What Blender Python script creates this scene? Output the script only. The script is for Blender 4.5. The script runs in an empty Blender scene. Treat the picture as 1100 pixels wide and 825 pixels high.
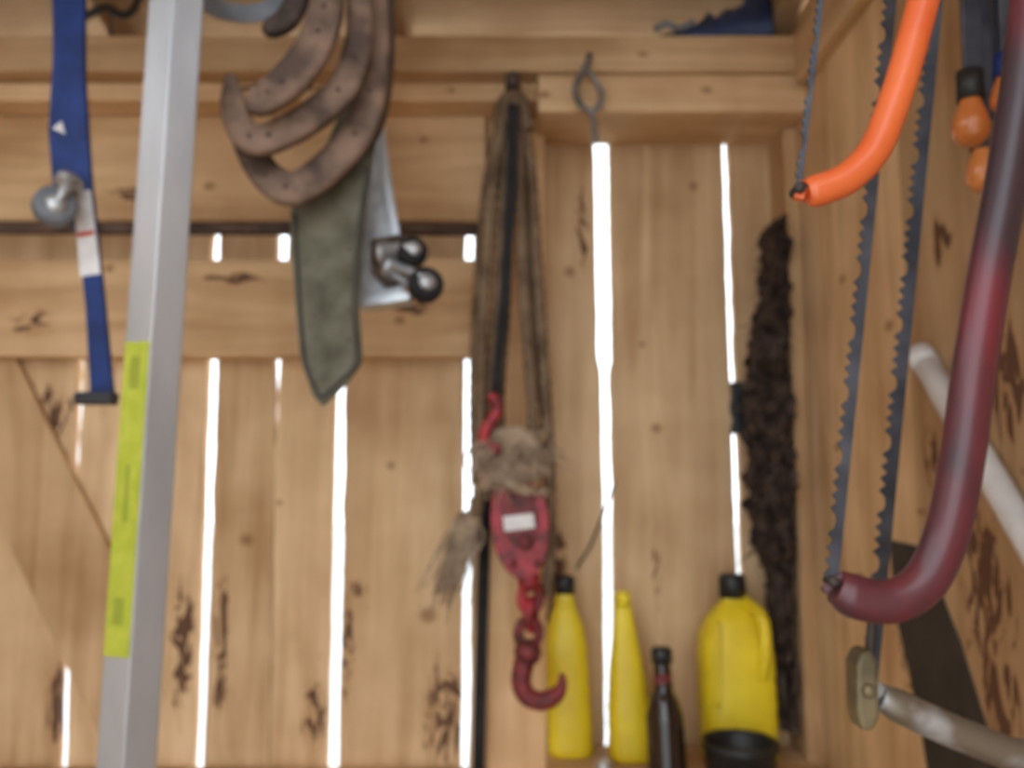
import bpy, bmesh, math, random
from mathutils import Vector, Matrix, noise
random.seed(7)
scene=bpy.context.scene
F=900.0; PITCH=math.radians(6.4); CZ=1.6
Fw=Vector((0,math.cos(PITCH),math.sin(PITCH))); Up=Vector((0,-math.sin(PITCH),math.cos(PITCH)))
def ray(px,py): return Fw+Vector((1,0,0))*((px-550)/F)+Up*((412.5-py)/F)
def P(px,py,Y):
    d=ray(px,py); t=Y/d.y; return Vector((0,0,CZ))+d*t
def PW(px,py,X):
    d=ray(px,py); t=X/d.x; return Vector((0,0,CZ))+d*t
def S(px,Y): return px*Y/F   # pixel length -> metres at depth

# ---------------- materials ----------------
def new_mat(name):
    m=bpy.data.materials.new(name); m.use_nodes=True
    nt=m.node_tree; return m,nt,nt.nodes,nt.links,nt.nodes['Principled BSDF']
def simple(name,c1,c2=None,rough=.5,metal=0,scale=30,detail=5,bump=.15,lo=.35,hi=.65,stretch=(1,1,1),spec=.5,coat=0):
    m,nt,N,L,b=new_mat(name)
    tc=N.new('ShaderNodeTexCoord'); mp=N.new('ShaderNodeMapping'); mp.inputs['Scale'].default_value=stretch
    L.new(tc.outputs['Object'],mp.inputs[0])
    nz=N.new('ShaderNodeTexNoise'); nz.inputs['Scale'].default_value=scale; nz.inputs['Detail'].default_value=detail
    L.new(mp.outputs[0],nz.inputs['Vector'])
    r=N.new('ShaderNodeValToRGB'); r.color_ramp.elements[0].position=lo; r.color_ramp.elements[1].position=hi
    r.color_ramp.elements[0].color=(*c1,1); r.color_ramp.elements[1].color=(*(c2 or c1),1)
    L.new(nz.outputs[0],r.inputs[0]); L.new(r.outputs[0],b.inputs['Base Color'])
    b.inputs['Roughness'].default_value=rough; b.inputs['Metallic'].default_value=metal
    b.inputs['Specular IOR Level'].default_value=spec; b.inputs['Coat Weight'].default_value=coat
    bp=N.new('ShaderNodeBump'); bp.inputs['Strength'].default_value=bump; bp.inputs['Distance'].default_value=.003
    L.new(nz.outputs[0],bp.inputs['Height']); L.new(bp.outputs[0],b.inputs['Normal'])
    return m
def wood(name,axis,stains=[],knots=[],base=((.50,.295,.14),(.83,.59,.345))):
    m,nt,N,L,b=new_mat(name)
    tc=N.new('ShaderNodeTexCoord'); at=N.new('ShaderNodeAttribute'); at.attribute_name='tint'
    sp=N.new('ShaderNodeSeparateColor'); L.new(at.outputs['Color'],sp.inputs[0])
    off=N.new('ShaderNodeMath'); off.operation='MULTIPLY'; off.inputs[1].default_value=37; L.new(sp.outputs[1],off.inputs[0])
    cmb=N.new('ShaderNodeCombineXYZ')
    for i in range(3): L.new(off.outputs[0],cmb.inputs[i])
    add=N.new('ShaderNodeVectorMath'); add.operation='ADD'; L.new(tc.outputs['Object'],add.inputs[0]); L.new(cmb.outputs[0],add.inputs[1])
    mp=N.new('ShaderNodeMapping'); sc=[26,26,26]; sc[axis]=2.0; mp.inputs['Scale'].default_value=sc
    L.new(add.outputs[0],mp.inputs[0])
    n1=N.new('ShaderNodeTexNoise'); n1.inputs['Scale'].default_value=1; n1.inputs['Detail'].default_value=5; n1.inputs['Distortion'].default_value=.9
    L.new(mp.outputs[0],n1.inputs['Vector'])
    n2=N.new('ShaderNodeTexNoise'); n2.inputs['Scale'].default_value=6; n2.inputs['Detail'].default_value=3
    L.new(add.outputs[0],n2.inputs['Vector'])
    mix=N.new('ShaderNodeMath'); mix.operation='MULTIPLY_ADD'; mix.inputs[1].default_value=.5
    h=N.new('ShaderNodeMath'); h.operation='MULTIPLY'; h.inputs[1].default_value=.5
    L.new(n2.outputs[0],h.inputs[0]); L.new(n1.outputs[0],mix.inputs[0]); L.new(h.outputs[0],mix.inputs[2])
    r=N.new('ShaderNodeValToRGB'); e=r.color_ramp.elements; e[0].position=.34; e[1].position=.62
    e[0].color=(*base[0],1); e[1].color=(*base[1],1); L.new(mix.outputs[0],r.inputs[0])
    mul=N.new('ShaderNodeMix'); mul.data_type='RGBA'; mul.blend_type='MULTIPLY'; mul.inputs[0].default_value=1
    tcol=N.new('ShaderNodeCombineColor')
    L.new(sp.outputs[0],tcol.inputs[0])
    g=N.new('ShaderNodeMath'); g.operation='MULTIPLY'; L.new(sp.outputs[0],g.inputs[0]); L.new(sp.outputs[2],g.inputs[1])
    g2=N.new('ShaderNodeMath'); g2.operation='MULTIPLY'; L.new(g.outputs[0],g2.inputs[0]); L.new(sp.outputs[2],g2.inputs[1])
    L.new(g.outputs[0],tcol.inputs[1]); L.new(g2.outputs[0],tcol.inputs[2])
    L.new(r.outputs[0],mul.inputs[6]); L.new(tcol.outputs[0],mul.inputs[7])
    cur=mul.outputs[2]
    def patch(c,rad):
        s=N.new('ShaderNodeVectorMath'); s.operation='SUBTRACT'; s.inputs[1].default_value=c; L.new(tc.outputs['Object'],s.inputs[0])
        k=N.new('ShaderNodeVectorMath'); k.operation='MULTIPLY'; k.inputs[1].default_value=[1/q for q in rad]; L.new(s.outputs[0],k.inputs[0])
        l=N.new('ShaderNodeVectorMath'); l.operation='LENGTH'; L.new(k.outputs[0],l.inputs[0])
        return l.outputs['Value']
    def rng(v,a,bb,c,d):
        q=N.new('ShaderNodeMapRange'); q.interpolation_type='SMOOTHSTEP'
        for i,x in enumerate((a,bb,c,d)): q.inputs[i+1].default_value=x
        L.new(v,q.inputs[0]); return q.outputs[0]
    def maxall(vs):
        o=vs[0]
        for v in vs[1:]:
            q=N.new('ShaderNodeMath'); q.operation='MAXIMUM'; L.new(o,q.inputs[0]); L.new(v,q.inputs[1]); o=q.outputs[0]
        return o
    if stains:
        v=maxall([rng(patch(c,rad),.2,1.2,1,0) for c,rad in stains])
        mp2=N.new('ShaderNodeMapping'); s2=[46,46,46]; s2[axis]=14; mp2.inputs['Scale'].default_value=s2; L.new(tc.outputs['Object'],mp2.inputs[0])
        n3=N.new('ShaderNodeTexNoise'); n3.inputs['Scale'].default_value=1; n3.inputs['Detail'].default_value=3; n3.inputs['Distortion'].default_value=2.2; L.new(mp2.outputs[0],n3.inputs['Vector'])
        a=N.new('ShaderNodeMath'); a.operation='MULTIPLY_ADD'; a.inputs[1].default_value=.42; L.new(v,a.inputs[0]); L.new(n3.outputs[0],a.inputs[2])
        f=rng(a.outputs[0],.62,.95,0,.5)
        mx=N.new('ShaderNodeMix'); mx.data_type='RGBA'; L.new(f,mx.inputs[0]); L.new(cur,mx.inputs[6]); mx.inputs[7].default_value=(.40,.20,.08,1); cur=mx.outputs[2]
        f=rng(a.outputs[0],.83,.91,0,.92)
        mx=N.new('ShaderNodeMix'); mx.data_type='RGBA'; L.new(f,mx.inputs[0]); L.new(cur,mx.inputs[6]); mx.inputs[7].default_value=(.10,.045,.028,1); cur=mx.outputs[2]
    if knots:
        v=maxall([rng(patch(c,rad),.2,1.3,.75,0) for c,rad in knots])
        mx=N.new('ShaderNodeMix'); mx.data_type='RGBA'; L.new(v,mx.inputs[0]); L.new(cur,mx.inputs[6]); mx.inputs[7].default_value=(.25,.11,.04,1); cur=mx.outputs[2]
    L.new(cur,b.inputs['Base Color']); b.inputs['Roughness'].default_value=.75; b.inputs['Specular IOR Level'].default_value=.25
    bp=N.new('ShaderNodeBump'); bp.inputs['Strength'].default_value=.25; bp.inputs['Distance'].default_value=.002
    L.new(n1.outputs[0],bp.inputs['Height']); L.new(bp.outputs[0],b.inputs['Normal'])
    return m
D=1.30
def st(px,py,rx,ry,Y=D): return (P(px,py,Y),(S(rx,Y),.2,S(ry,Y)))
stains=[st(238,680,12,95),st(196,690,18,100),st(238,745,18,28),st(374,690,11,100),st(338,765,20,60),st(478,770,34,80),st(382,632,16,16),
        st(60,760,16,70),st(515,500,12,60),st(600,600,14,50),st(626,245,10,70),st(705,620,8,60),st(30,450,60,60,1.28),st(90,620,30,60,1.28)]
knots=[st(265,580,9,8),st(460,661,11,10),st(612,292,7,7),st(705,460,7,6),st(300,540,4,4),st(745,200,6,6),
       st(420,500,5,5),st(690,370,4,4)]
WV=wood('pine_board_vertical',2,stains,knots)
WH=wood('pine_board_horizontal',0,[st(35,350,36,20,1.27),st(250,300,60,9,1.27),st(440,330,40,14,1.27),st(300,95,90,8,1.2),st(150,210,70,12,1.25)],[st(585,100,8,5,1.17),st(760,95,8,5,1.17),st(690,60,7,4,1.17),st(485,97,5,4,1.2),st(120,290,7,5,1.27),st(270,160,6,5,1.25),st(225,200,8,6,1.25),st(455,150,6,5,1.25),st(430,345,7,6,1.27),st(640,140,7,5,1.2)])
WB=wood('pine_brace',2)
WY=wood('pine_board_depth',1)
def stw(px,py,ry,rz,X=.433):
    p=PW(px,py,X); return (p,(.3,S(ry,p.y)*2.2,S(rz,p.y)))
WR=wood('pine_board_side',2,[stw(1010,260,16,50),stw(985,700,30,90),stw(1060,640,36,140),stw(1000,480,12,80),stw(1085,420,22,140),stw(1080,760,30,90)],[stw(955,350,6,8),stw(990,550,6,5),stw(905,300,5,6),stw(900,480,5,6),stw(925,620,5,6)])
blue=simple('blue_paint',(.006,.022,.11),(.012,.04,.19),rough=.5,spec=.3)
alu=simple('brushed_aluminum',(.38,.40,.43),(.60,.62,.65),rough=.45,metal=.5,scale=10,stretch=(1,1,.3),bump=.03)
steel=simple('galvanized_steel',(.40,.41,.42),(.60,.61,.62),rough=.4,metal=.65,scale=40,bump=.05)
label_y=simple('yellow_label',(.42,.48,.04),(.54,.58,.07),rough=.5,scale=60,bump=.02)
label_p=simple('label_print',(.30,.34,.04),(.36,.40,.05),rough=.5,bump=.02)
label_w=simple('white_label',(.62,.58,.56),(.80,.77,.75),rough=.5,bump=.02)
label_r=simple('red_label',(.5,.05,.03),(.6,.1,.05),rough=.5,bump=.02)
rust=simple('rusty_iron',(.09,.055,.04),(.28,.175,.12),rough=.75,metal=.1,scale=22,bump=.4,lo=.38,hi=.62)
rustd=simple('dark_rusty_iron',(.05,.033,.026),(.15,.09,.065),rough=.75,metal=.1,scale=30,bump=.4)
soot=simple('blackened_steel',(.02,.017,.016),(.05,.04,.038),rough=.7,scale=20)
olive=simple('olive_leather',(.085,.078,.05),(.20,.185,.13),rough=.7,scale=22,bump=.4,spec=.3)
oliveedge=simple('leather_edge',(.04,.035,.025),(.06,.055,.04),rough=.7)
black=simple('black_plastic',(.010,.010,.011),(.022,.022,.024),rough=.45)
rubber=simple('black_rubber',(.015,.014,.014),(.03,.028,.028),rough=.8,spec=.2)
greyp=simple('grey_plastic',(.10,.11,.13),(.20,.21,.23),rough=.55)
rope_m=simple('manila_rope',(.12,.075,.045),(.25,.165,.10),rough=.95,scale=25,bump=.3,spec=.2)
fray=simple('frayed_hemp',(.26,.18,.12),(.52,.39,.27),rough=.95,scale=50,spec=.2)
red=simple('worn_red_paint',(.16,.012,.016),(.42,.03,.04),rough=.5,scale=45,lo=.4,hi=.6)
dred=simple('rusty_red_iron',(.08,.018,.016),(.26,.03,.035),rough=.6,scale=60)
redsaw=simple('scuffed_red_enamel',(.055,.03,.038),(.24,.028,.04),rough=.36,scale=11,detail=8,lo=.42,hi=.62,stretch=(1,1,.5),spec=.5,coat=.15)
orange=simple('orange_enamel',(.74,.12,.03),(.86,.19,.05),rough=.36,scale=20,bump=.03,coat=.15)
silver=simple('worn_silver_paint',(.22,.18,.13),(.50,.50,.50),rough=.4,metal=.4,scale=24,lo=.4,hi=.55)
bladem=simple('tarnished_saw_steel',(.045,.05,.065),(.10,.105,.13),rough=.45,metal=.5,scale=40)
brass=simple('tarnished_brass',(.12,.10,.055),(.25,.20,.11),rough=.55,metal=.4)
yel=simple('yellow_hdpe',(.74,.54,.012),(.90,.70,.025),rough=.42,scale=12,bump=.03)
bottle_d=simple('dark_brown_glass',(.012,.008,.007),(.025,.014,.01),rough=.15,coat=.5,bump=.02)
bark=simple('dark_bark',(.018,.012,.010),(.10,.065,.05),rough=.95,scale=50,bump=1,spec=.2)
white=simple('white_pvc',(.60,.58,.56),(.74,.72,.70),rough=.4,bump=.02)
tarpm=simple('blue_tarp',(.008,.018,.055),(.02,.04,.11),rough=.5,scale=20)
orwood=simple('orange_varnished_wood',(.55,.15,.03),(.78,.28,.08),rough=.25,scale=20,stretch=(1,1,.3),coat=.6,bump=.02)
wire=simple('dark_wire',(.05,.045,.04),(.10,.08,.07),rough=.6,metal=.5)
wirel=simple('grey_wire',(.13,.12,.11),(.28,.26,.24),rough=.5,metal=.6)
soil=simple('packed_earth',(.20,.15,.10),(.32,.26,.19),rough=.95,scale=8)
gravel=simple('pale_gravel',(.62,.62,.60),(.78,.78,.77),rough=.9,scale=20)

# ---------------- mesh helpers ----------------
def obj_from(name,verts,faces,mat,parent=None,smooth=False,tints=None,bevel=0):
    me=bpy.data.meshes.new(name); me.from_pydata([tuple(v) for v in verts],[],faces); me.update()
    bm=bmesh.new(); bm.from_mesh(me); bmesh.ops.recalc_face_normals(bm,faces=bm.faces); bm.to_mesh(me); bm.free()
    if smooth:
        for p in me.polygons: p.use_smooth=(len(p.vertices)<=4)
    if tints:
        ca=me.color_attributes.new('tint','FLOAT_COLOR','POINT')
        for i,t in enumerate(tints): ca.data[i].color=(*t,1)
    o=bpy.data.objects.new(name,me); scene.collection.objects.link(o); me.materials.append(mat)
    if parent: 
        o.parent=parent; o.location=-parent.location
    if bevel:
        b=o.modifiers.new('bevel','BEVEL'); b.width=bevel; b.segments=2; b.limit_method='ANGLE'
    return o
def root(name,loc):
    e=bpy.data.objects.new(name,None); e.location=loc; e.empty_display_size=.03; scene.collection.objects.link(e); return e
class Acc:
    def __init__(s): s.v=[];s.f=[];s.t=[]
    def add(s,v,f,t=(1,.5,1)):
        o=len(s.v); s.v+=[Vector(q) for q in v]; s.f+=[tuple(i+o for i in q) for q in f]; s.t+=[t]*len(v)
def box_vf(x0,x1,y0,y1,z0,z1):
    v=[(x0,y0,z0),(x1,y0,z0),(x1,y1,z0),(x0,y1,z0),(x0,y0,z1),(x1,y0,z1),(x1,y1,z1),(x0,y1,z1)]
    return v,[(0,3,2,1),(4,5,6,7),(0,1,5,4),(1,2,6,5),(2,3,7,6),(3,0,4,7)]
def tint(b=1,h=1): return (b,random.random(),h)
def prism_vf(pts,dirv):
    n=len(pts); v=[Vector(p) for p in pts]+[Vector(p)+Vector(dirv) for p in pts]
    f=[tuple(range(n)),tuple(range(2*n-1,n-1,-1))]+[(i,(i+1)%n,n+(i+1)%n,n+i) for i in range(n)]
    return v,f
def prism(name,pxs,Y,th,mat,parent=None,bevel=.001,tints=False):
    v,f=prism_vf([P(x,y,Y) for x,y in pxs],(0,th,0))
    return obj_from(name,v,f,mat,parent,bevel=bevel,tints=[tint()]*len(v) if tints else None)
def smooth_path(pts,n=8):
    pts=[Vector(p) for p in pts]; out=[]
    q=[2*pts[0]-pts[1]]+pts+[2*pts[-1]-pts[-2]]
    for i in range(1,len(q)-2):
        p0,p1,p2,p3=q[i-1:i+3]
        for k in range(n):
            t=k/n
            out.append(.5*((2*p1)+(-p0+p2)*t+(2*p0-5*p1+4*p2-p3)*t*t+(-p0+3*p1-3*p2+p3)*t**3))
    out.append(pts[-1]); return out
def sweep_vf(path,secf,ref=(0,-1,0),closed=False):
    ref=Vector(ref); n=len(path); v=[];f=[];L=0;m=0
    for i,p in enumerate(path):
        if closed: T=path[(i+1)%n]-path[i-1]
        else: T=path[min(i+1,n-1)]-path[max(i-1,0)]
        if T.length<1e-9: T=Vector((0,0,1))
        T.normalize(); Sv=T.cross(ref)
        if Sv.length<.05: Sv=T.cross(Vector((1,0,0)))
        Sv.normalize(); Nv=Sv.cross(T).normalized()
        if i: L+=(path[i]-path[i-1]).length
        sec=secf(i/(max(1,n-1)),L); m=len(sec)
        for a,b in sec: v.append(p+Sv*a+Nv*b)
    for i in range(n if closed else n-1):
        for j in range(m):
            a=i*m;b=((i+1)%n)*m
            f.append((a+j,a+(j+1)%m,b+(j+1)%m,b+j))
    if not closed: f+=[tuple(range(m)),tuple(range((n-1)*m,n*m))]
    return v,f
def circ(r,m=14): return [(r*math.cos(2*math.pi*k/m),r*math.sin(2*math.pi*k/m)) for k in range(m)]
def rect(w,t): return [(-w/2,-t/2),(w/2,-t/2),(w/2,t/2),(-w/2,t/2)]
def tube(name,pts,r,mat,parent=None,n=8,m=14,closed=False,sm=True,ref=(0,-1,0)):
    path=smooth_path(pts,n) if sm else [Vector(p) for p in pts]
    rf=r if callable(r) else (lambda t:r)
    v,f=sweep_vf(path,lambda t,L:circ(rf(t),m),ref,closed); return obj_from(name,v,f,mat,parent,smooth=True)
def ribbon(name,pts,w,t,mat,parent=None,n=8,bevel=.0008):
    wf=w if callable(w) else (lambda q:w)
    v,f=sweep_vf(smooth_path(pts,n),lambda q,L:rect(wf(q),t)); return obj_from(name,v,f,mat,parent,bevel=bevel)
def resample(path,step):
    out=[path[0]];acc=0
    for a,b in zip(path,path[1:]):
        d=(b-a).length; pos=step-acc
        while pos<=d: out.append(a.lerp(b,pos/d)); pos+=step
        acc=(acc+d)%step if d else acc
    out.append(path[-1]); return out
def rope_vf(pts,r,pitch=.055):
    path=resample(smooth_path(pts,8),.004)
    def sec(t,L):
        ph=L/pitch*2*math.pi
        return [((r*(.84+.22*abs(math.cos(1.5*(a-ph)))))*math.cos(a),(r*(.84+.22*abs(math.cos(1.5*(a-ph)))))*math.sin(a)) for a in [2*math.pi*k/18 for k in range(18)]]
    return sweep_vf(path,sec)
def rev_vf(profile,c,axis,m=24):
    axis=Vector(axis).normalized(); a=axis.orthogonal().normalized(); b=axis.cross(a); v=[];f=[]
    for h,r in profile:
        for k in range(m):
            t=2*math.pi*k/m; v.append(Vector(c)+axis*h+(a*math.cos(t)+b*math.sin(t))*max(r,1e-5))
    for i in range(len(profile)-1):
        for k in range(m): f.append((i*m+k,i*m+(k+1)%m,(i+1)*m+(k+1)%m,(i+1)*m+k))
    f+=[tuple(range(m)),tuple(range((len(profile)-1)*m,len(profile)*m))]
    return v,f
def rev(name,profile,c,axis,mat,parent=None,m=24):
    v,f=rev_vf(profile,c,axis,m); return obj_from(name,v,f,mat,parent,smooth=True)
def loft(name,rings,mat,parent=None,m=32,e=3.0,smooth=True):
    v=[];f=[]
    for (x,y,z,rx,ry) in rings:
        for k in range(m):
            t=2*math.pi*k/m; c=math.cos(t);s=math.sin(t)
            v.append((x+rx*math.copysign(abs(c)**(2/e),c),y+ry*math.copysign(abs(s)**(2/e),s),z))
    for i in range(len(rings)-1):
        for k in range(m): f.append((i*m+k,i*m+(k+1)%m,(i+1)*m+(k+1)%m,(i+1)*m+k))
    f+=[tuple(range(m)),tuple(range((len(rings)-1)*m,len(rings)*m))]
    return obj_from(name,v,f,mat,parent,smooth=smooth)
def box(name,x0,x1,y0,y1,z0,z1,mat,parent=None,bevel=.002,tn=None):
    v,f=box_vf(x0,x1,y0,y1,z0,z1); return obj_from(name,v,f,mat,parent,bevel=bevel,tints=[tn or tint()]*8)

# ---------------- room ----------------
XR=.433; XL=-1.15; YF=-1.3
ZT=P(550,38,1.165).z
gaps=[[(100,-62,-60),(825,-70,-68)],
 [(100,96,102),(395,82,90),(510,76,83),(710,64,75),(825,60,71)],
 [(100,240,247),(268,226,236),(385,223,234),(600,215,227),(825,207,218)],
 [(100,300,315),(268,297,310),(385,294,301),(440,295,298.5),(478,295,295.8),(825,289,289.6)],
 [(100,368,380),(268,363,375),(415,360,371),(600,356,368),(825,351,364)],
 [(100,502,512),(268,499,509),(510,498,507),(825,495,504)],
 [(100,637,653),(155,638,654),(385,642,658),(398,645,655),(520,648,658),(700,649,659),(825,650,659)],
 [(100,776,781),(155,776,783),(400,784,791),(610,791,798),(825,797,803)]]
def gedge(g,side,z):
    pts=[(P(a[1+side],a[0],D).x,P(a[1+side],a[0],D).z) for a in g]
    pts.sort(key=lambda q:q[1])
    if z<=pts[0][1]: return pts[0][0]
    if z>=pts[-1][1]: return pts[-1][0]
    for (x0,z0),(x1,z1) in zip(pts,pts[1:]):
        if z0<=z<=z1: return x0+(x1-x0)*(z-z0)/(z1-z0)
zs=[0,.3,.6,.9]+[1.1+i*.012 for i in range(int((ZT-1.1)/.012)+1)]+[ZT]
A=Acc(); btn=[.88,.95,1.04,.98,1.05,.99,.90,.88,.84]
hue=[.98,.99,1,1,1,.99,.985,.985,.97]
for i in range(len(gaps)+1):
    lf=[];rt=[]
    for z in zs:
        j=lambda s:.0022*noise.noise(Vector((s*7.3,z*18,0)))+.001*noise.noise(Vector((s*3.1,z*90,5)))
        xl=XL if i==0 else gedge(gaps[i-1],1,z)+j(i)
        xr=XR if i==len(gaps) else gedge(gaps[i],0,z)-.6*j(i+20)
        lf.append(Vector((xl,D,z))); rt.append(Vector((xr,D,z)))
    v=lf+rt+[p+Vector((0,.02,0)) for p in lf+rt]; n=len(zs); f=[]
    for k in range(n-1):
        f.append((k,n+k,n+k+1,k+1)); f.append((2*n+k,2*n+k+1,3*n+k+1,3*n+k))
        f.append((k,k+1,2*n+k+1,2*n+k)); f.append((n+k,3*n+k,3*n+k+1,n+k+1))
    f+=[(0,2*n,3*n,n),(n-1,2*n-1,4*n-1,3*n-1)]
    A.add(v,f,tint(btn[i],hue[i]))
obj_from('wall_back',A.v,A.f,WV,tints=A.t)
A=Acc()
ys=[1.32,1.105,.905,.70,.48,.26,.04,-.2,-.45,-.7,-1.0,-1.3]
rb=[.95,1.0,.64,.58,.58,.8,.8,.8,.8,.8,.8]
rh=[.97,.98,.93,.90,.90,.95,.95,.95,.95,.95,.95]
for k in range(len(ys)-1):
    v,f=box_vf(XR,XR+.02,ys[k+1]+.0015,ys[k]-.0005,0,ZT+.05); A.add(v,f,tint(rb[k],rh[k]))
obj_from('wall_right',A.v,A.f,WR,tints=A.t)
A=Acc()
for k in range(13):
    v,f=box_vf(XL-.02,XL,YF+.2*k,YF+.2*k+.199,0,ZT+.05); A.add(v,f,tint(.9))
obj_from('wall_left',A.v,A.f,WV,tints=A.t)
box('floor',XL,XR,YF,D,-.03,0,soil,bevel=0)
box('ground',-30,30,-30,30,-.2,-.04,gravel,bevel=0)
slope=math.tan(math.radians(20)); z0r=ZT+.09
A=Acc(); y=D+.25
while y>YF-.1:
    y2=y-.18; za=z0r+(D-y)*slope; zb_=z0r+(D-y2)*slope
    pts=[(XL-.2,y,za),(XL-.2,y2+.002,zb_),(XL-.2,y2+.002,zb_+.02),(XL-.2,y,za+.02)]
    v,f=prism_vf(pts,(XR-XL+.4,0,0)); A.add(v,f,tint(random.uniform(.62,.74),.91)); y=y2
obj_from('ceiling',A.v,A.f,WH,tints=A.t)
for x in (-1.0,-.62,-.2,.391):
    A=Acc(); pts=[(x,D,z0r-.001),(x,YF,z0r+(D-YF)*slope-.001),(x,YF,z0r+(D-YF)*slope-.09),(x,1.16,z0r+.14*slope-.09),(x,D,ZT)]
    v,f=prism_vf(pts,(.038,0,0)); A.add(v,f,tint(.6,.94)); obj_from('rafter',A.v,A.f,WY,tints=A.t,bevel=.002)
def zb(py,Y): return P(550,py,Y).z
zsplit=zb(76,1.165)
box('trim_top_plate',XL,XR,1.165,1.30,zsplit,ZT,WH,tn=tint(.84,.97))
box('trim_lower_plate_right',P(578,120,1.175).x,XR,1.175,1.30,zb(156,1.30),zsplit-.001,WH,tn=tint(.98,.97))
box('trim_lower_plate_left',XL,P(577,90,1.2).x,1.2,1.30,zb(108,1.2),zsplit-.001,WH,tn=tint(1.05,.98))
box('trim_header',XL,P(522,180,1.25).x,1.25,1.30,zb(237,1.25),zb(108,1.2)-.001,WH,tn=tint(.92,.945))
box('trim_mid_rail',XL,P(520,330,1.262).x,1.262,1.30,zb(383,1.262),zb(279,1.262),WH,tn=tint(.96,.955))
box('trim_center_post',P(524,500,1.26).x,P(586,500,1.26).x,1.26,1.30,0,zb(108,1.2)-.001,WB,tn=tint(1.08,.95))
zs_=P(550,800,1.30).z
box('trim_bottles_shelf',P(588,800,1.26).x,XR-.001,1.09,1.30,zs_-.038,zs_,WH,tn=tint(.9,.97))
box('trim_low_rail',XL,P(522,800,1.26).x,1.265,1.30,zb(823,1.3)-.09,zb(823,1.3),WH,tn=tint(.9,.97))
box('trim_corner_post',XR-.02,XR,1.225,1.299,0,zb(156,1.30)-.002,WR,tn=tint(.85,.96))
box('trim_side_plate',XR-.02,XR,YF,1.164,ZT-.075,ZT,WY,tn=tint(.85,.97))
v,f=prism_vf([P(x,y,1.284) for x,y in [(-10,384.5),(16,384.5),(76,508),(150,655),(150,885),(66,706),(-30,500),(-120,384.5)]],(0,.015,0))
obj_from('trim_diagonal_brace',v,f,WB,tints=[tint(.82,.94)]*len(v),bevel=.002)
tube('steel_pipe',[Vector((XL+.002,1.235,zb(244,1.235))),P(516,247,1.235)],S(7,1.235),rustd,sm=False)
ZB=2.28
box('beam_tools',XL+.001,XR-.001,.84,.96,ZB,ZB+.09,WH,tn=tint(.85))
box('beam_saws',XL+.001,XR-.001,.42,.58,ZB,ZB+.09,WH,tn=tint(.85))
ZH=ZB+.02

# ---------------- aluminium level ----------------
Yl=.80
top=P(190,0,Yl); bot=P(133,870,Yl); d=(top-bot).normalized(); top=bot+d*((ZB-.03-bot.z)/d.z)
R=root('aluminum_level',(top+bot)/2)
h=S(28.5,Yl)
X1=Vector((.915,.40,0)).normalized(); X1=(X1-d*X1.dot(d)).normalized(); Y1=d.cross(X1).normalized()
if Y1.y<0: Y1=-Y1
def sect(p,offs): return [p+X1*a+Y1*b for a,b in offs]
sec=[(-h,0),(-.12*h,-.85*h),(h*.97,-.35*h),(h*1.0,.1*h),(.1*h,1.0*h),(-h*.97,.3*h)]
v=sect(bot,sec)+sect(top,sec); n=len(sec)
f=[tuple(range(n)),tuple(range(n,2*n))]+[(i,(i+1)%n,n+(i+1)%n,n+i) for i in range(n)]
obj_from('extruded_body',v,f,alu,R,bevel=.0012)
def onface(py,u,out=.0012):
    t=(P(160,py,Yl).z-bot.z)/(top.z-bot.z); p=bot.lerp(top,t)
    a=Vector(sec[0]).lerp(Vector(sec[1]),u); nrm=Vector((sec[1][1]-sec[0][1],-(sec[1][0]-sec[0][0]))).normalized()
    if nrm.y>0: nrm=-nrm
    q=a+nrm*out; return p+X1*q.x+Y1*q.y
for nm,pa,pb,u0,u1,mt,o in [('yellow_label',370,702,.03,.97,label_y,.0012),('label_print_1',386,420,.3,.65,label_p,.0016),('label_print_2',500,560,.4,.55,label_p,.0016),('label_print_3',640,668,.3,.65,label_p,.0016)]:
    a=[onface(pa,u0,o),onface(pa,u1,o),onface(pb,u1,o),onface(pb,u0,o)]; b=[onface(pa,u0,0),onface(pa,u1,0),onface(pb,u1,0),onface(pb,u0,0)]
    obj_from(nm,a+b,[(0,1,2,3),(4,5,6,7),(0,1,5,4),(1,2,6,5),(2,3,7,6),(3,0,4,7)],mt,R)
tube('hanging_hook',[top-d*.02+Vector((0,-.002,0)),top+Vector((0,.0,.02)),Vector((top.x,.85,ZH))],.003,steel,R)
R=root('grey_webbing_strap',P(260,0,.86))
ribbon('webbing',[Vector((P(200,0,.88).x,.88,ZH)),P(204,-40,.88),P(224,2,.88),P(258,14,.88),P(290,8,.88),P(318,-30,.88),Vector((P(330,0,.88).x,.88,ZH))],S(22,.88),.003,greyp,R)

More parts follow.
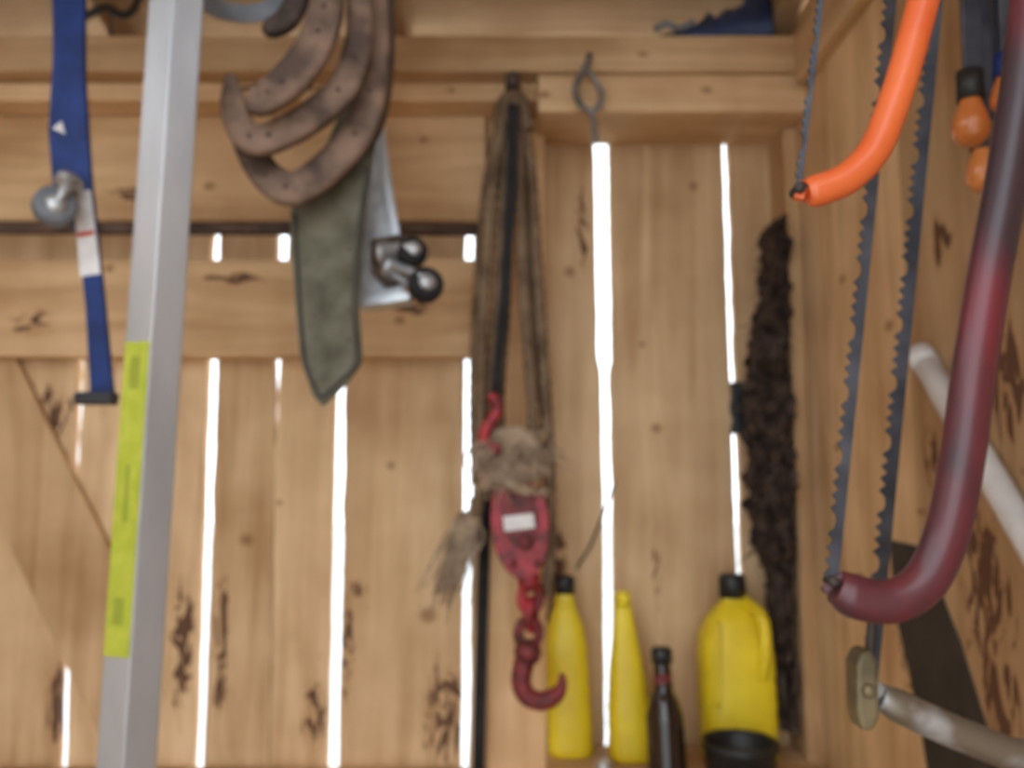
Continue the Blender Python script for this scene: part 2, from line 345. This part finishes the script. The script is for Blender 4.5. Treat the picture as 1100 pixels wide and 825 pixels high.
# ---------------- blue furniture lifter ----------------
Yb=.90
R=root('furniture_lifter_bar',P(85,200,Yb))
prism('blue_bar',[(54,-140),(94,-140),(90,0),(90,80),(97,190),(108,290),(121,424),(114,433),(82,434),(77,428),(80,421),(96,420),(91,330),(83,250),(72,238),(56,200),(51,140),(56,60)],Yb,.008,blue,R,bevel=.002)
prism('bar_lip',[(80,421),(120,421),(118,434),(78,434)],Yb-.02,.02,black,R,bevel=.002)
prism('bar_label',[(78,206),(97,204),(108,294),(86,297)],Yb-.001,.001,label_w,R,bevel=0)
prism('label_stripe_1',[(82,250),(101,247),(101,252),(83,255)],Yb-.0016,.001,label_r,R,bevel=0)
prism('label_mark',[(56,138),(66,130),(70,144)],Yb-.001,.001,label_w,R,bevel=0)
def caster(R,px,py,Y,rpx,axis,wm,fork_to):
    c=P(px,py,Y); r=S(rpx,Y); ax=Vector(axis).normalized()
    rev('wheel',[(-.010,r*.3),(-.010,r*.8),(-.007,r*.97),(0,r),(.007,r*.97),(.010,r*.8),(.010,r*.3)],c,ax,wm,R)
    rev('hub',[(-.014,.001),(-.014,r*.25),(-.0105,r*.5),(.0105,r*.5),(.014,r*.25),(.014,.001)],c,ax,steel,R)
    for s in (-1,1):
        o=ax*s*.0125
        tube('fork',[c+o,(c+fork_to)/2+o*1.1,fork_to+o*.6],lambda t:.004+.004*t,steel,R,m=8)
    rev('swivel',[(-.004,.001),(-.004,.014),(.004,.014),(.004,.001)],fork_to,(fork_to-c),steel,R)
caster(R,59,222,Yb-.035,23,(.6,-.75,.1),greyp,P(74,196,Yb-.02))
c0=P(72,-150,Yb)
tube('hang_bolt',[c0+Vector((0,.004,0)),Vector((c0.x,Yb+.004,ZH))],.004,steel,R,sm=False)
R=root('black_cord',P(120,15,1.16))
ribbon('cord',[P(92,18,1.155),P(112,8,1.155),P(130,16,1.155),P(144,10,1.16),P(152,-14,1.2)],.010,.006,black,R)
tube('cord_pin',[P(120,12,1.155),P(120,45,1.17)],.002,wire,R,sm=False)

# ---------------- horseshoes ----------------
def shoe(pts,Y,wpx,mat):
    R=root('horseshoe',P(*pts[len(pts)//2],Y))
    path=[P(x,y,Y+.01*math.sin(i)) for i,(x,y) in enumerate(pts)]
    w=S(wpx,Y); sp=smooth_path(path,10)
    def sec(t,L):
        k=.8+.32*abs(math.sin(math.pi*min(1,t*1.05)))**.7
        if t>.93: k*=1-.5*(t-.93)/.07
        return [(a*k,b) for a,b in [(-w/2,-.005),(-w/2,.003),(-w*.42,.0065),(-w*.15,.0072),(w*.15,.0072),(w*.42,.0065),(w/2,.003),(w/2,-.005)]]
    v,f=sweep_vf(sp,sec); obj_from('iron_bar',v,f,mat,R,smooth=True)
    for t in (.2,.32,.62,.74):
        p=sp[int(t*(len(sp)-1))]; rev('nail_head',[(0,.0001),(0,.003),(.002,.0025),(.002,.0001)],p+Vector((0,-.007,0)),(0,-1,0),rustd,R,m=8)
    tube('hang_wire',[path[0]+Vector((0,.004,0)),Vector((path[0].x,.88,ZH))],.0018,wire,R,sm=False,m=6)
    return R
shoe([(352,-45),(350,10),(336,52),(308,88),(282,106),(268,104)],.83,38,rust)
shoe([(384,-30),(386,40),(370,92),(338,122),(300,144),(272,150),(254,128),(248,84)],.865,32,rust)
shoe([(404,-30),(402,70),(388,136),(356,176),(318,202),(290,192),(268,158),(256,116)],.90,34,rust)
shoe([(318,-45),(320,-8),(308,20),(284,34)],.85,24,rustd)
shoe([(414,-30),(414,60),(404,130),(380,170)],.925,18,rustd)
# ---------------- leather sheath ----------------
R=root('leather_sheath',P(350,300,.945))
prism('sheath_body',[(402,-130),(428,-130),(424,0),(414,80),(400,170),(388,260),(385,330),(389,388),(372,412),(346,437),(335,424),(322,385),(315,310),(311,228),(322,196),(352,150),(380,80),(398,0)],.945,.01,olive,R,bevel=.003)
ed=[(396,180),(384,260),(380,330),(383,386),(368,407),(346,428)]
ribbon('welt_edge_right',[P(x,y,.9435) for x,y in ed],S(5,.94),.003,oliveedge,R)
ribbon('welt_edge_left',[P(x,y,.9435) for x,y in [(317,230),(321,310),(327,384),(339,418),(346,428)]],S(4,.94),.003,oliveedge,R)
for i,t in enumerate((236,268,300,332,364)):
    rev('stitch_%d'%i,[(0,.0001),(0,.002),(.002,.0015),(.002,.0001)],P(374,t,.944),(0,-1,0),brass,R,m=8)
tube('sheath_loop',[P(414,-125,.95),Vector((P(414,-125,.95).x,.95,ZH+.02))],.004,wire,R,sm=False)
# ---------------- steel caster bracket ----------------
R=root('caster_bracket',P(420,250,1.04))
prism('gusset_plate',[(402,112),(411,112),(420,190),(430,252),(440,268),(434,320),(384,328),(382,250),(386,190)],1.04,.004,steel,R,bevel=.001)
ribbon('bracket_flange',[P(407,112,1.03),P(415,190,1.03),P(426,255,1.03)],S(9,1.03),.012,alu,R)
prism('base_plate',[(384,318),(440,314),(440,322),(386,330)],1.01,.035,steel,R,bevel=.001)
prism('swivel_plate',[(398,256),(432,250),(444,262),(440,300),(412,306),(398,290)],1.02,.018,rustd,R,bevel=.003)
caster(R,443,271,1.0,17,(.3,-.9,.25),rubber,P(412,272,1.015))
caster(R,457,306,.995,20,(.35,-.9,.2),rubber,P(420,288,1.015))
tube('bracket_hanger',[P(406,120,1.04),P(406,20,1.02),P(406,-60,.98),Vector((P(406,0,.95).x,.955,ZH))],.0035,steel,R)

# ---------------- block and tackle ----------------
R=root('block_and_tackle',P(552,400,1.17))
YR=1.165
rev('peg',[(0,.001),(0,.011),(.12,.011),(.125,.006),(.125,.001)],P(551,120,1.262)+Vector((0,.002,-.004)),(0,-1,0),rustd,R)
rr=random.Random(3)
ropes=[[(545,112),(531,180),(521,300),(516,420),(516,500),(512,556)],
 [(548,109),(541,200),(535,320),(527,430),(530,490)],
 [(557,110),(570,180),(578,300),(586,420),(590,500),(592,560),(590,610),(586,640)],
 [(553,107),(558,180),(562,300),(571,420),(574,490)],
 [(555,112),(565,200),(574,330),(581,400),(590,480)],
 [(543,114),(525,190),(514,310),(510,420),(512,520)],
 [(549,108),(546,220),(542,340),(536,430),(538,480)]]
Yo=[-.012,.0,.0,-.015,.012,.014,.012]
A=Acc()
for q,yo in zip(ropes,Yo):
    pts=[P(x,y,YR+yo) for x,y in q]; v,f=rope_vf(pts,S(6.2,YR)); A.add(v,f)
for k,(l,r,Y) in enumerate([(541,560,1.17),(540,562,1.155),(538,563,1.185)]):
    pts=[P(l-3,135,Y),P(l,112,Y),P(551,103-k,Y),P(r,112,Y),P(r+5,140,Y)]
    v,f=rope_vf(pts,S(6.0,YR)); A.add(v,f)
obj_from('rope_strands',A.v,A.f,rope_m,R,smooth=True)
ribbon('black_inner_cord',[P(552,112,1.138),P(549,200,1.136),P(542,320,1.138),P(536,380,1.142),P(532,428,1.145)],lambda t:S(12-3*t,1.14),.004,rubber,R)
A=Acc()
for k in range(9):
    cy=468+k*6.5; cx=553+rr.uniform(-5,5); tilt=rr.uniform(-12,12); c=P(cx,cy,YR); rx=S(33+rr.uniform(-6,5),YR)
    path=[c+Vector((rx*math.cos(a),.038*math.sin(a),S(tilt,YR)*math.cos(a)+.004*math.sin(3*a+k))) for a in [2*math.pi*i/28 for i in range(28)]]
    v,f=sweep_vf(path,lambda t,L:circ(S(6.5,YR)*(1+.15*math.sin(40*t+k)),10),(0,0,1),True); A.add(v,f)
obj_from('rope_wraps',A.v,A.f,fray,R,smooth=True)
def tuft(name,base,dirv,n,length,spread,R,r=.0012,br=.012):
    A=Acc()
    for i in range(n):
        b=Vector(base)+Vector((rr.gauss(0,br),rr.gauss(0,br*.6),rr.gauss(0,br*.5)))
        dd=Vector(dirv)+Vector((rr.gauss(0,spread),rr.gauss(0,spread*.6),rr.gauss(0,spread)))
        L=length*rr.uniform(.5,1.1); cv=Vector((rr.gauss(0,.008),rr.gauss(0,.004),0))
        v,f=sweep_vf(smooth_path([b,b+dd*L*.5+cv,b+dd*L],3),lambda t,q:circ(r*(1.2-.7*t),5)); A.add(v,f)
    obj_from(name,A.v,A.f,fray,R,smooth=True)
tuft('frayed_fibres_knot',P(543,480,1.13),(0,-.1,-1),110,.045,.3,R,r=.0018,br=.02)
tuft('frayed_fibres_side',P(584,485,1.15),(.15,-.1,-.8),40,.03,.4,R,br=.008)
v,f=rope_vf([P(512,535,1.18),P(511,550,1.18),P(507,565,1.18)],S(8,1.18)); obj_from('rope_tail',v,f,fray,R,smooth=True)
tuft('rope_tail_fray',P(508,552,1.18),(-.36,0,-1),150,.11,.09,R,r=.0017,br=.005)
tube('upper_hook',[P(528,425,1.125),P(535,438,1.12),P(528,452,1.118),P(520,466,1.118),P(524,480,1.12),P(538,484,1.12)],S(6.5,1.12),red,R)
def lozenge(cx,cy,w,h,n=40,e=2.3,tilt=.06):
    o=[]
    for k in range(n):
        a=2*math.pi*k/n; c=math.cos(a);s=math.sin(a)
        x=w*math.copysign(abs(c)**(2/e),c)*(1+.12*(-s)); y=h*math.copysign(abs(s)**(2/e),s)
        o.append((cx+x+y*tilt,cy+y))
    return o
YK=1.13
prism('cheek_front',lozenge(559,569,31,53),YK,.004,red,R,bevel=.001)
prism('cheek_back',lozenge(559,569,31,53),YK+.034,.004,red,R,bevel=.001)
prism('cheek_rib',lozenge(559,562,19,28),YK-.004,.004,dred,R,bevel=.001)
rev('sheave',[(-.013,.001),(-.013,S(25,YK)),(-.005,S(20,YK)),(.005,S(20,YK)),(.013,S(25,YK)),(.013,.001)],P(560,562,YK+.019),(0,1,0),dred,R)
rev('axle_bolt',[(0,.0005),(0,.011),(.007,.010),(.007,.0005)],P(565,582,YK-.003),(0,-1,0),dred,R,m=6)
prism('maker_label',[(540,555),(573,551),(575,567),(542,571)],YK-.008,.004,label_w,R,bevel=0)
for i,(x,y) in enumerate([(548,532),(572,532),(551,606),(578,606)]):
    rev('rivet_%d'%i,[(0,.0005),(0,.006),(.004,.004),(.004,.0005)],P(x,y,YK),(0,-1,0),dred,R,m=10)
YC=1.15
tube('block_neck',[P(566,612,YC),P(570,634,YC)],S(12,YC),red,R,sm=False)
def link(cx,cy,w,h,Y,mat,turn=0,r=5.5):
    c=P(cx,cy,Y); a_=S(w,Y);b_=S(h,Y); u=Vector((math.cos(turn),math.sin(turn),0))
    path=[c+u*(a_*math.cos(t))+Vector((0,0,b_*math.sin(t))) for t in [2*math.pi*i/24 for i in range(24)]]
    v,f=sweep_vf(path,lambda t,L:circ(S(r,Y),8),Vector((-u.y,u.x,0)),True); obj_from('chain_link',v,f,mat,R,smooth=True)
link(570,642,10,14,YC,red,.3); link(571,660,9,14,YC,red,1.2); link(568,680,11,14,YC,dred,.2)
rev('hook_swivel',[(-.014,.002),(-.014,.014),(.0,.019),(.014,.014),(.014,.002)],P(567,700,YC),(0,0,1),dred,R)
tube('load_hook',[P(567,698,YC),P(562,716,YC),P(560,734,YC),P(567,748,YC),P(581,753,YC),P(595,748,YC),P(603,738,YC),P(604,724,YC)],lambda t:S(11-2*t-6*max(0,t-.7)/.3,YC),dred,R)
R=root('black_strap',P(516,650,1.235))
ribbon('strap',[P(523,440,1.245),P(521,560,1.245),P(517,700,1.245),P(514,840,1.245),P(513,1000,1.245)],S(12,1.24),.003,rubber,R)
tube('strap_nail',[P(523,444,1.24),P(530,444,1.262)],.003,wire,R,sm=False)
# ---------------- wire hook ----------------
R=root('wire_hook',P(633,100,1.155)); YH=1.15
tube('wire_loop',[P(633,56,1.180),P(632,66,YH),P(620,88,YH),P(619,103,YH),P(628,117,YH),P(641,117,YH),P(646,102,YH),P(639,86,YH),P(629,74,YH-.006)],S(3.6,YH),wirel,R,m=8)
tube('wire_tail',[P(634,118,YH),P(638,132,YH),P(640,153,YH)],S(3.4,YH),wirel,R,m=8)
R=root('loose_string',P(640,580,1.28))
tube('string',[P(662,515,1.302),P(643,565,1.288),P(632,590,1.285),P(622,606,1.29),P(620,611,1.301)],.0018,wire,R,m=6)

# ---------------- bottles ----------------
def bottle(name,cx,Y,prof,depth,capcol,cap,mat=yel,e=3.2,tiltpx=0,ribs=None):
    R=root(name,P(cx,prof[0][0],Y)); rings=[]
    y0=prof[0][0]
    zz0=P(cx,prof[0][0],Y).z; dz=zs_+.0005-zz0
    def X(py): return P(cx+tiltpx*(y0-py)/180,py,Y).x
    ps=[]
    for (a,b) in zip(prof,prof[1:]):
        for k in range(6):
            t=k/6; ps.append(tuple(a[i]+(b[i]-a[i])*t for i in range(3)))
    ps.append(prof[-1])
    for i,(py,hw,df) in enumerate(ps):
        rib=0
        if ribs and ribs[0]<py<ribs[1]: rib=-.0012*(i%2)
        rings.append((X(py),Y,P(cx,py,Y).z,S(hw,Y)+rib,depth*df+rib))
    rings=[(rings[0][0],Y,rings[0][2],rings[0][3]*.86,rings[0][4]*.86)]+[(r[0],r[1],r[2]+(.004 if i==0 else 0),r[3],r[4]) for i,r in enumerate(rings)]
    loft('body',rings,mat,R,e=e)
    pyt,pyb,hw=cap
    rev('cap',[(0,.001),(0,S(hw,Y)),(S(pyb-pyt,Y)*.85,S(hw,Y)),(S(pyb-pyt,Y),S(hw*.8,Y)),(S(pyb-pyt,Y),.001)],Vector((X(pyb),Y,P(cx,pyb,Y).z)),(0,0,1),capcol,R)
    for c in R.children: c.location.z+=dz
    return R
bottle('yellow_oil_bottle',613,1.255,[(806,23,1),(760,23.5,1),(692,22,1),(668,19,.9),(650,12.5,.6),(640,10,.38),(632,9,.34)],.028,black,(615,633,11),tiltpx=-7,ribs=(690,790))
bottle('yellow_oil_bottle',678,1.235,[(800,23,1),(745,22,1),(705,18,.85),(670,13,.6),(640,9,.36),(634,8,.3)],.026,yel,(621,638,8),tiltpx=-10,ribs=(720,790))
R=bottle('yellow_oil_jug',794,1.24,[(802,38,1),(740,39,1),(690,38,1),(672,36,.95),(652,28,.75),(640,18,.5),(634,12,.32),(628,11,.3)],.04,black,(606,630,14),tiltpx=-8,ribs=(700,790),e=3.6)
tube('grip_handle',[P(799,645,1.235),P(818,664,1.2),P(822,700,1.196),P(818,728,1.205)],S(7,1.2),yel,R)
tube('grip_ridge',[P(770,668,1.205),P(772,700,1.196),P(771,760,1.196)],S(3,1.2),yel,R)
R=bottle('dark_glass_bottle',718,1.14,[(842,20,1),(770,19.5,1),(752,15,.8),(742,10,.52),(715,9,.44),(706,9,.44)],.0245,black,(697,712,11),mat=bottle_d,e=2,tiltpx=-10)
v,f=rev_vf([(0,S(9.6,1.14)),(S(18,1.14),S(9.6,1.14))],P(712,742,1.14),(0,0,1)); obj_from('neck_label',v,f,dred,R,smooth=True)
R=root('black_plastic_tub',P(795,820,1.145))
c=P(795,800,1.145); rt_=S(39,1.145); hz=P(795,795,1.145).z-zs_
rev('tub',[(0.0005,.001),(0.0005,rt_*.86),(hz*.8,rt_*.95),(hz*.82,rt_),(hz,rt_),(hz,rt_*.93),(hz*.9,rt_*.9),(hz*.3,rt_*.85),(hz*.3,.001)],Vector((c.x,c.y,zs_)),(0,0,1),black,R,m=40)
R=root('small_tin_cap',P(645,805,1.2))
rev('cap',[(0.0003,.001),(0.0003,.012),(.012,.012),(.014,.008),(.014,.001)],Vector((P(647,800,1.2).x,1.185,zs_)),(0,0,1),steel,R)
R=root('gate_latch',P(792,438,1.29))
prism('latch_plate',[(786,410),(799,410),(800,428),(797,440),(800,452),(799,466),(786,466),(788,450),(785,438),(787,426)],1.287,.014,black,R,bevel=.002)
rev('latch_knob',[(0,.001),(0,.006),(.008,.007),(.012,.004),(.012,.0005)],P(793,440,1.287),(0,-1,0),black,R)
# bark strip
m=26; prof=[(235,832,845),(270,829,848),(330,824,850),(380,812,852),(440,810,852),(520,812,854),(580,818,856),(620,830,857),(700,840,858),(790,842,859)]
v=[];f=[];nr=140
for i in range(nr):
    t=i/(nr-1); py=235+t*553
    for (a,b) in zip(prof,prof[1:]):
        if a[0]<=py<=b[0]:
            u=(py-a[0])/(b[0]-a[0]); l=a[1]+(b[1]-a[1])*u; r=a[2]+(b[2]-a[2])*u
    Y=1.22; c=P((l+r)/2,py,Y); dep=.05 if py<600 else .03
    for k in range(m):
        a=2*math.pi*k/m; q=Vector((math.cos(a)*3,math.sin(a)*3,c.z*22)); nn=1+.6*noise.noise(q*1.3)+.35*noise.noise(q*3.7)
        v.append(Vector((min(c.x+S((r-l)/2,Y)*math.cos(a)*nn,XR-.022),min(1.25+dep*math.sin(a)*nn,1.2995),c.z)))
for i in range(nr-1):
    for k in range(m): f.append((i*m+k,i*m+(k+1)%m,(i+1)*m+(k+1)%m,(i+1)*m+k))
f+=[tuple(range(m)),tuple(range((nr-1)*m,nr*m))]
R=root('bark_strip',P(835,500,1.2)); obj_from('bark',v,f,bark,R,smooth=False)
A=Acc()
for i in range(150):
    py=random.uniform(260,600); b=P(random.uniform(814,846),py,1.205); dd=Vector((random.gauss(-.35,.6),-.2,random.gauss(-.5,.7)))
    vv,ff=sweep_vf([b,b+dd*.012,b+dd*.026+Vector((0,0,-.006))],lambda t,q:circ(.0018*(1.1-t),5)); A.add(vv,ff)
obj_from('bark_fibres',A.v,A.f,bark,R)

# ---------------- blue tarp ----------------
R=root('folded_blue_tarp',P(790,20,1.2))
v=[];f=[];nx=46;ny=14
for j in range(ny):
    for i in range(nx):
        px=705+ (i/(nx-1))*155; x=P(px,20,1.2).x; yy=1.172+.11*j/(ny-1)
        e=abs(math.sin(math.pi*j/(ny-1)))**.5; u=i/(nx-1)
        hgt=(.012+.10*u**1.1)*e*(1+.4*noise.noise(Vector((px*.05,j*.4,1))))+.010*abs(noise.noise(Vector((px*.15,j*.9,3))))*e
        v.append((min(x,.388),yy,min(ZT+.001+max(0,hgt),z0r-.02+(D-yy)*slope)))
for j in range(ny-1):
    for i in range(nx-1): f.append((j*nx+i,j*nx+i+1,(j+1)*nx+i+1,(j+1)*nx+i))
o=obj_from('tarp_sheet',v,f,tarpm,R,smooth=True); o.modifiers.new('t','SOLIDIFY').thickness=.0015
tube('tarp_eyelet_cord',[P(703,32,1.17),P(716,26,1.168),P(730,31,1.168),P(745,24,1.172)],.005,greyp,R)

# ---------------- bow saws ----------------
def blade(R,a,b,w,side,teeth_px):
    a=Vector(a);b=Vector(b); d=(b-a); L=d.length; d.normalize(); s=Vector((d.z,0,-d.x)).normalized()*side
    n=int(L/teeth_px); pts=[a-s*w/2,b-s*w/2]; e=[]
    for i in range(n):
        t0=i/n*L; st_=L/n
        if i%5==4: e+= [a+d*(t0)+s*w*.12,a+d*(t0+st_*.5)+s*w*.05,a+d*(t0+st_)+s*w*.12]
        else: e+=[a+d*(t0+st_*.05)+s*w*.18,a+d*(t0+st_*.5)+s*w*.55,a+d*(t0+st_*.95)+s*w*.18]
    pts+=list(reversed(e)); v,f=prism_vf(pts,(0,.0014,0)); return obj_from('toothed_blade',v,f,bladem,R)
def bow_saw(pts,Y,rpx,mat,ba,bb,bw,tp,yb):
    R=root('bow_saw',P(*pts[len(pts)//2],Y))
    r0=S(rpx,Y); path=smooth_path([P(x,y,Y) for x,y in pts],12)
    def sec(t,L):
        k=1.0
        if t<.04: k=.78+.22*t/.04
        if t>.96: k=.78+.22*(1-t)/.04
        return [(a*k,b*k*.85) for a,b in circ(r0,20)]
    v,f=sweep_vf(path,sec); obj_from('bow_frame',v,f,mat,R,smooth=True)
    A_=P(*ba,Y);B_=P(*bb,Y); blade(R,A_,B_,S(bw,Y),-1,tp)
    for p,e in ((A_,path[0]),(B_,path[-1])):
        rev('blade_pin',[(-.006,.0005),(-.006,.003),(.006,.003),(.006,.0005)],p,(0,1,0),wire,R,m=10)
        v,f=sweep_vf([e,p+(p-e)*.15+Vector((0,.0007,0))],lambda t,L:rect(r0*1.2,.006)); obj_from('blade_clamp',v,f,mat,R,bevel=.001)
    hi=max(path,key=lambda q:q.z)
    tube('hang_wire',[hi+Vector((0,0,-.002)),Vector((hi.x,yb,ZH))],.002,wire,R,sm=False,m=6)
    return R
bow_saw([(866,207),(884,203),(912,190),(940,160),(962,105),(980,45),(996,-20),(1008,-110),(1000,-210),(975,-280),(935,-305)],.44,18,orange,(857,204),(918,-308),8,.006,.44)
bow_saw([(898,630),(925,643),(962,645),(995,622),(1018,570),(1034,490),(1046,400),(1062,300),(1084,180),(1100,70),(1112,-60),(1108,-200),(1075,-300),(1010,-325)],.49,23,redsaw,(893,624),(990,-330),15,.0075,.49)
R=bow_saw([(945,748),(985,768),(1040,792),(1100,812),(1160,800),(1195,720),(1205,560),(1200,300),(1185,50),(1150,-200),(1105,-320),(1050,-355)],.56,17,silver,(934,735),(1040,-360),17,.008,.56)
prism('tension_lever',[(926,700),(938,698),(944,712),(946,770),(940,786),(926,786),(921,765),(920,715)],.545,.02,brass,R,bevel=.003)
rev('lever_bolt',[(0,.0005),(0,.005),(.003,.004),(.003,.0005)],P(933,742,.545),(0,-1,0),brass,R,m=6)
tube('lever_link',[P(938,650,.557),P(935,690,.557),P(933,712,.557)],.003,wire,R)
xp=XR-.014
R=root('white_pvc_pipe',PW(1040,480,xp))
a=PW(988,380,xp); b=PW(1118,602,xp); dv=(b-a)
v,f=sweep_vf([a+dv*t for t in (0,.5,1,1.3)],lambda t,L:circ(.0125,20),(-1,0,0)); obj_from('pipe',v,f,white,R,smooth=True)
v,f=sweep_vf([a-dv.normalized()*.002,a+dv.normalized()*.02],lambda t,L:circ(.0134,20),(-1,0,0)); obj_from('coupling',v,f,white,R,smooth=True)
xs=XR-.0025
R=root('hand_saw',PW(1000,700,xs))
v,f=prism_vf([PW(x,y,xs) for x,y in [(955,580),(990,588),(1030,690),(1064,800),(1085,880),(1005,880),(985,760),(964,670)]],(.002,0,0)); obj_from('saw_plate',v,f,soot,R)
v,f=prism_vf([PW(x,y,xs-.014) for x,y in [(995,870),(1095,870),(1120,960),(1100,1040),(1020,1020)]],(.0155,0,0)); obj_from('saw_handle',v,f,rustd,R,bevel=.004)
def chisel(px,py,Y,r,grip):
    c=P(px,py,Y); R=root('wood_chisel',c); k=S(r,Y)
    rev('turned_handle',[(-k*1.1,.0005),(-k*1.05,k*.5),(-k*.6,k*.92),(0,k),(k*.7,k*.85),(k*1.3,k*.6),(k*1.9,k*.62),(k*2.3,k*.5),(k*2.3,.0005)],c,(.04,0,1),orwood,R)
    rev('ferrule',[(k*1.5,k*.4),(k*1.5,k*.72),(k*3.2,k*.74),(k*3.2,k*.4)],c,(.04,0,1),grip,R)
    t=c+Vector((.004,0,k*3.1)); zr=2.056
    v,f=sweep_vf([t,Vector((c.x+.008,Y,zr))],lambda t_,L:rect(k*1.1,.004)); obj_from('blade',v,f,bladem,R,bevel=.0008)
    return R
chisel(1043,136,.60,20,black); chisel(1056,187,.67,18,rustd); chisel(1080,106,.585,16,blue); chisel(1072,150,.69,14,black)
box('tool_rack',.30,XR-.001,.57,.71,2.055,2.075,WY,tn=tint(.7))

# ---------------- light ----------------
w=bpy.data.worlds.new('World'); scene.world=w; w.use_nodes=True
bg=w.node_tree.nodes['Background']; bg.inputs[0].default_value=(.84,.92,1,1); bg.inputs[1].default_value=3.1
# ---------------- camera ----------------
cd=bpy.data.cameras.new('Camera'); co=bpy.data.objects.new('Camera',cd); scene.collection.objects.link(co)
co.location=(0,0,CZ); co.rotation_euler=(math.radians(90)+PITCH,0,0)
cd.sensor_width=36; cd.lens=F/1100*36; cd.clip_start=.02
cd.dof.use_dof=True; cd.dof.focus_distance=.28; cd.dof.aperture_fstop=9
scene.camera=co
scene.view_settings.view_transform='Standard'
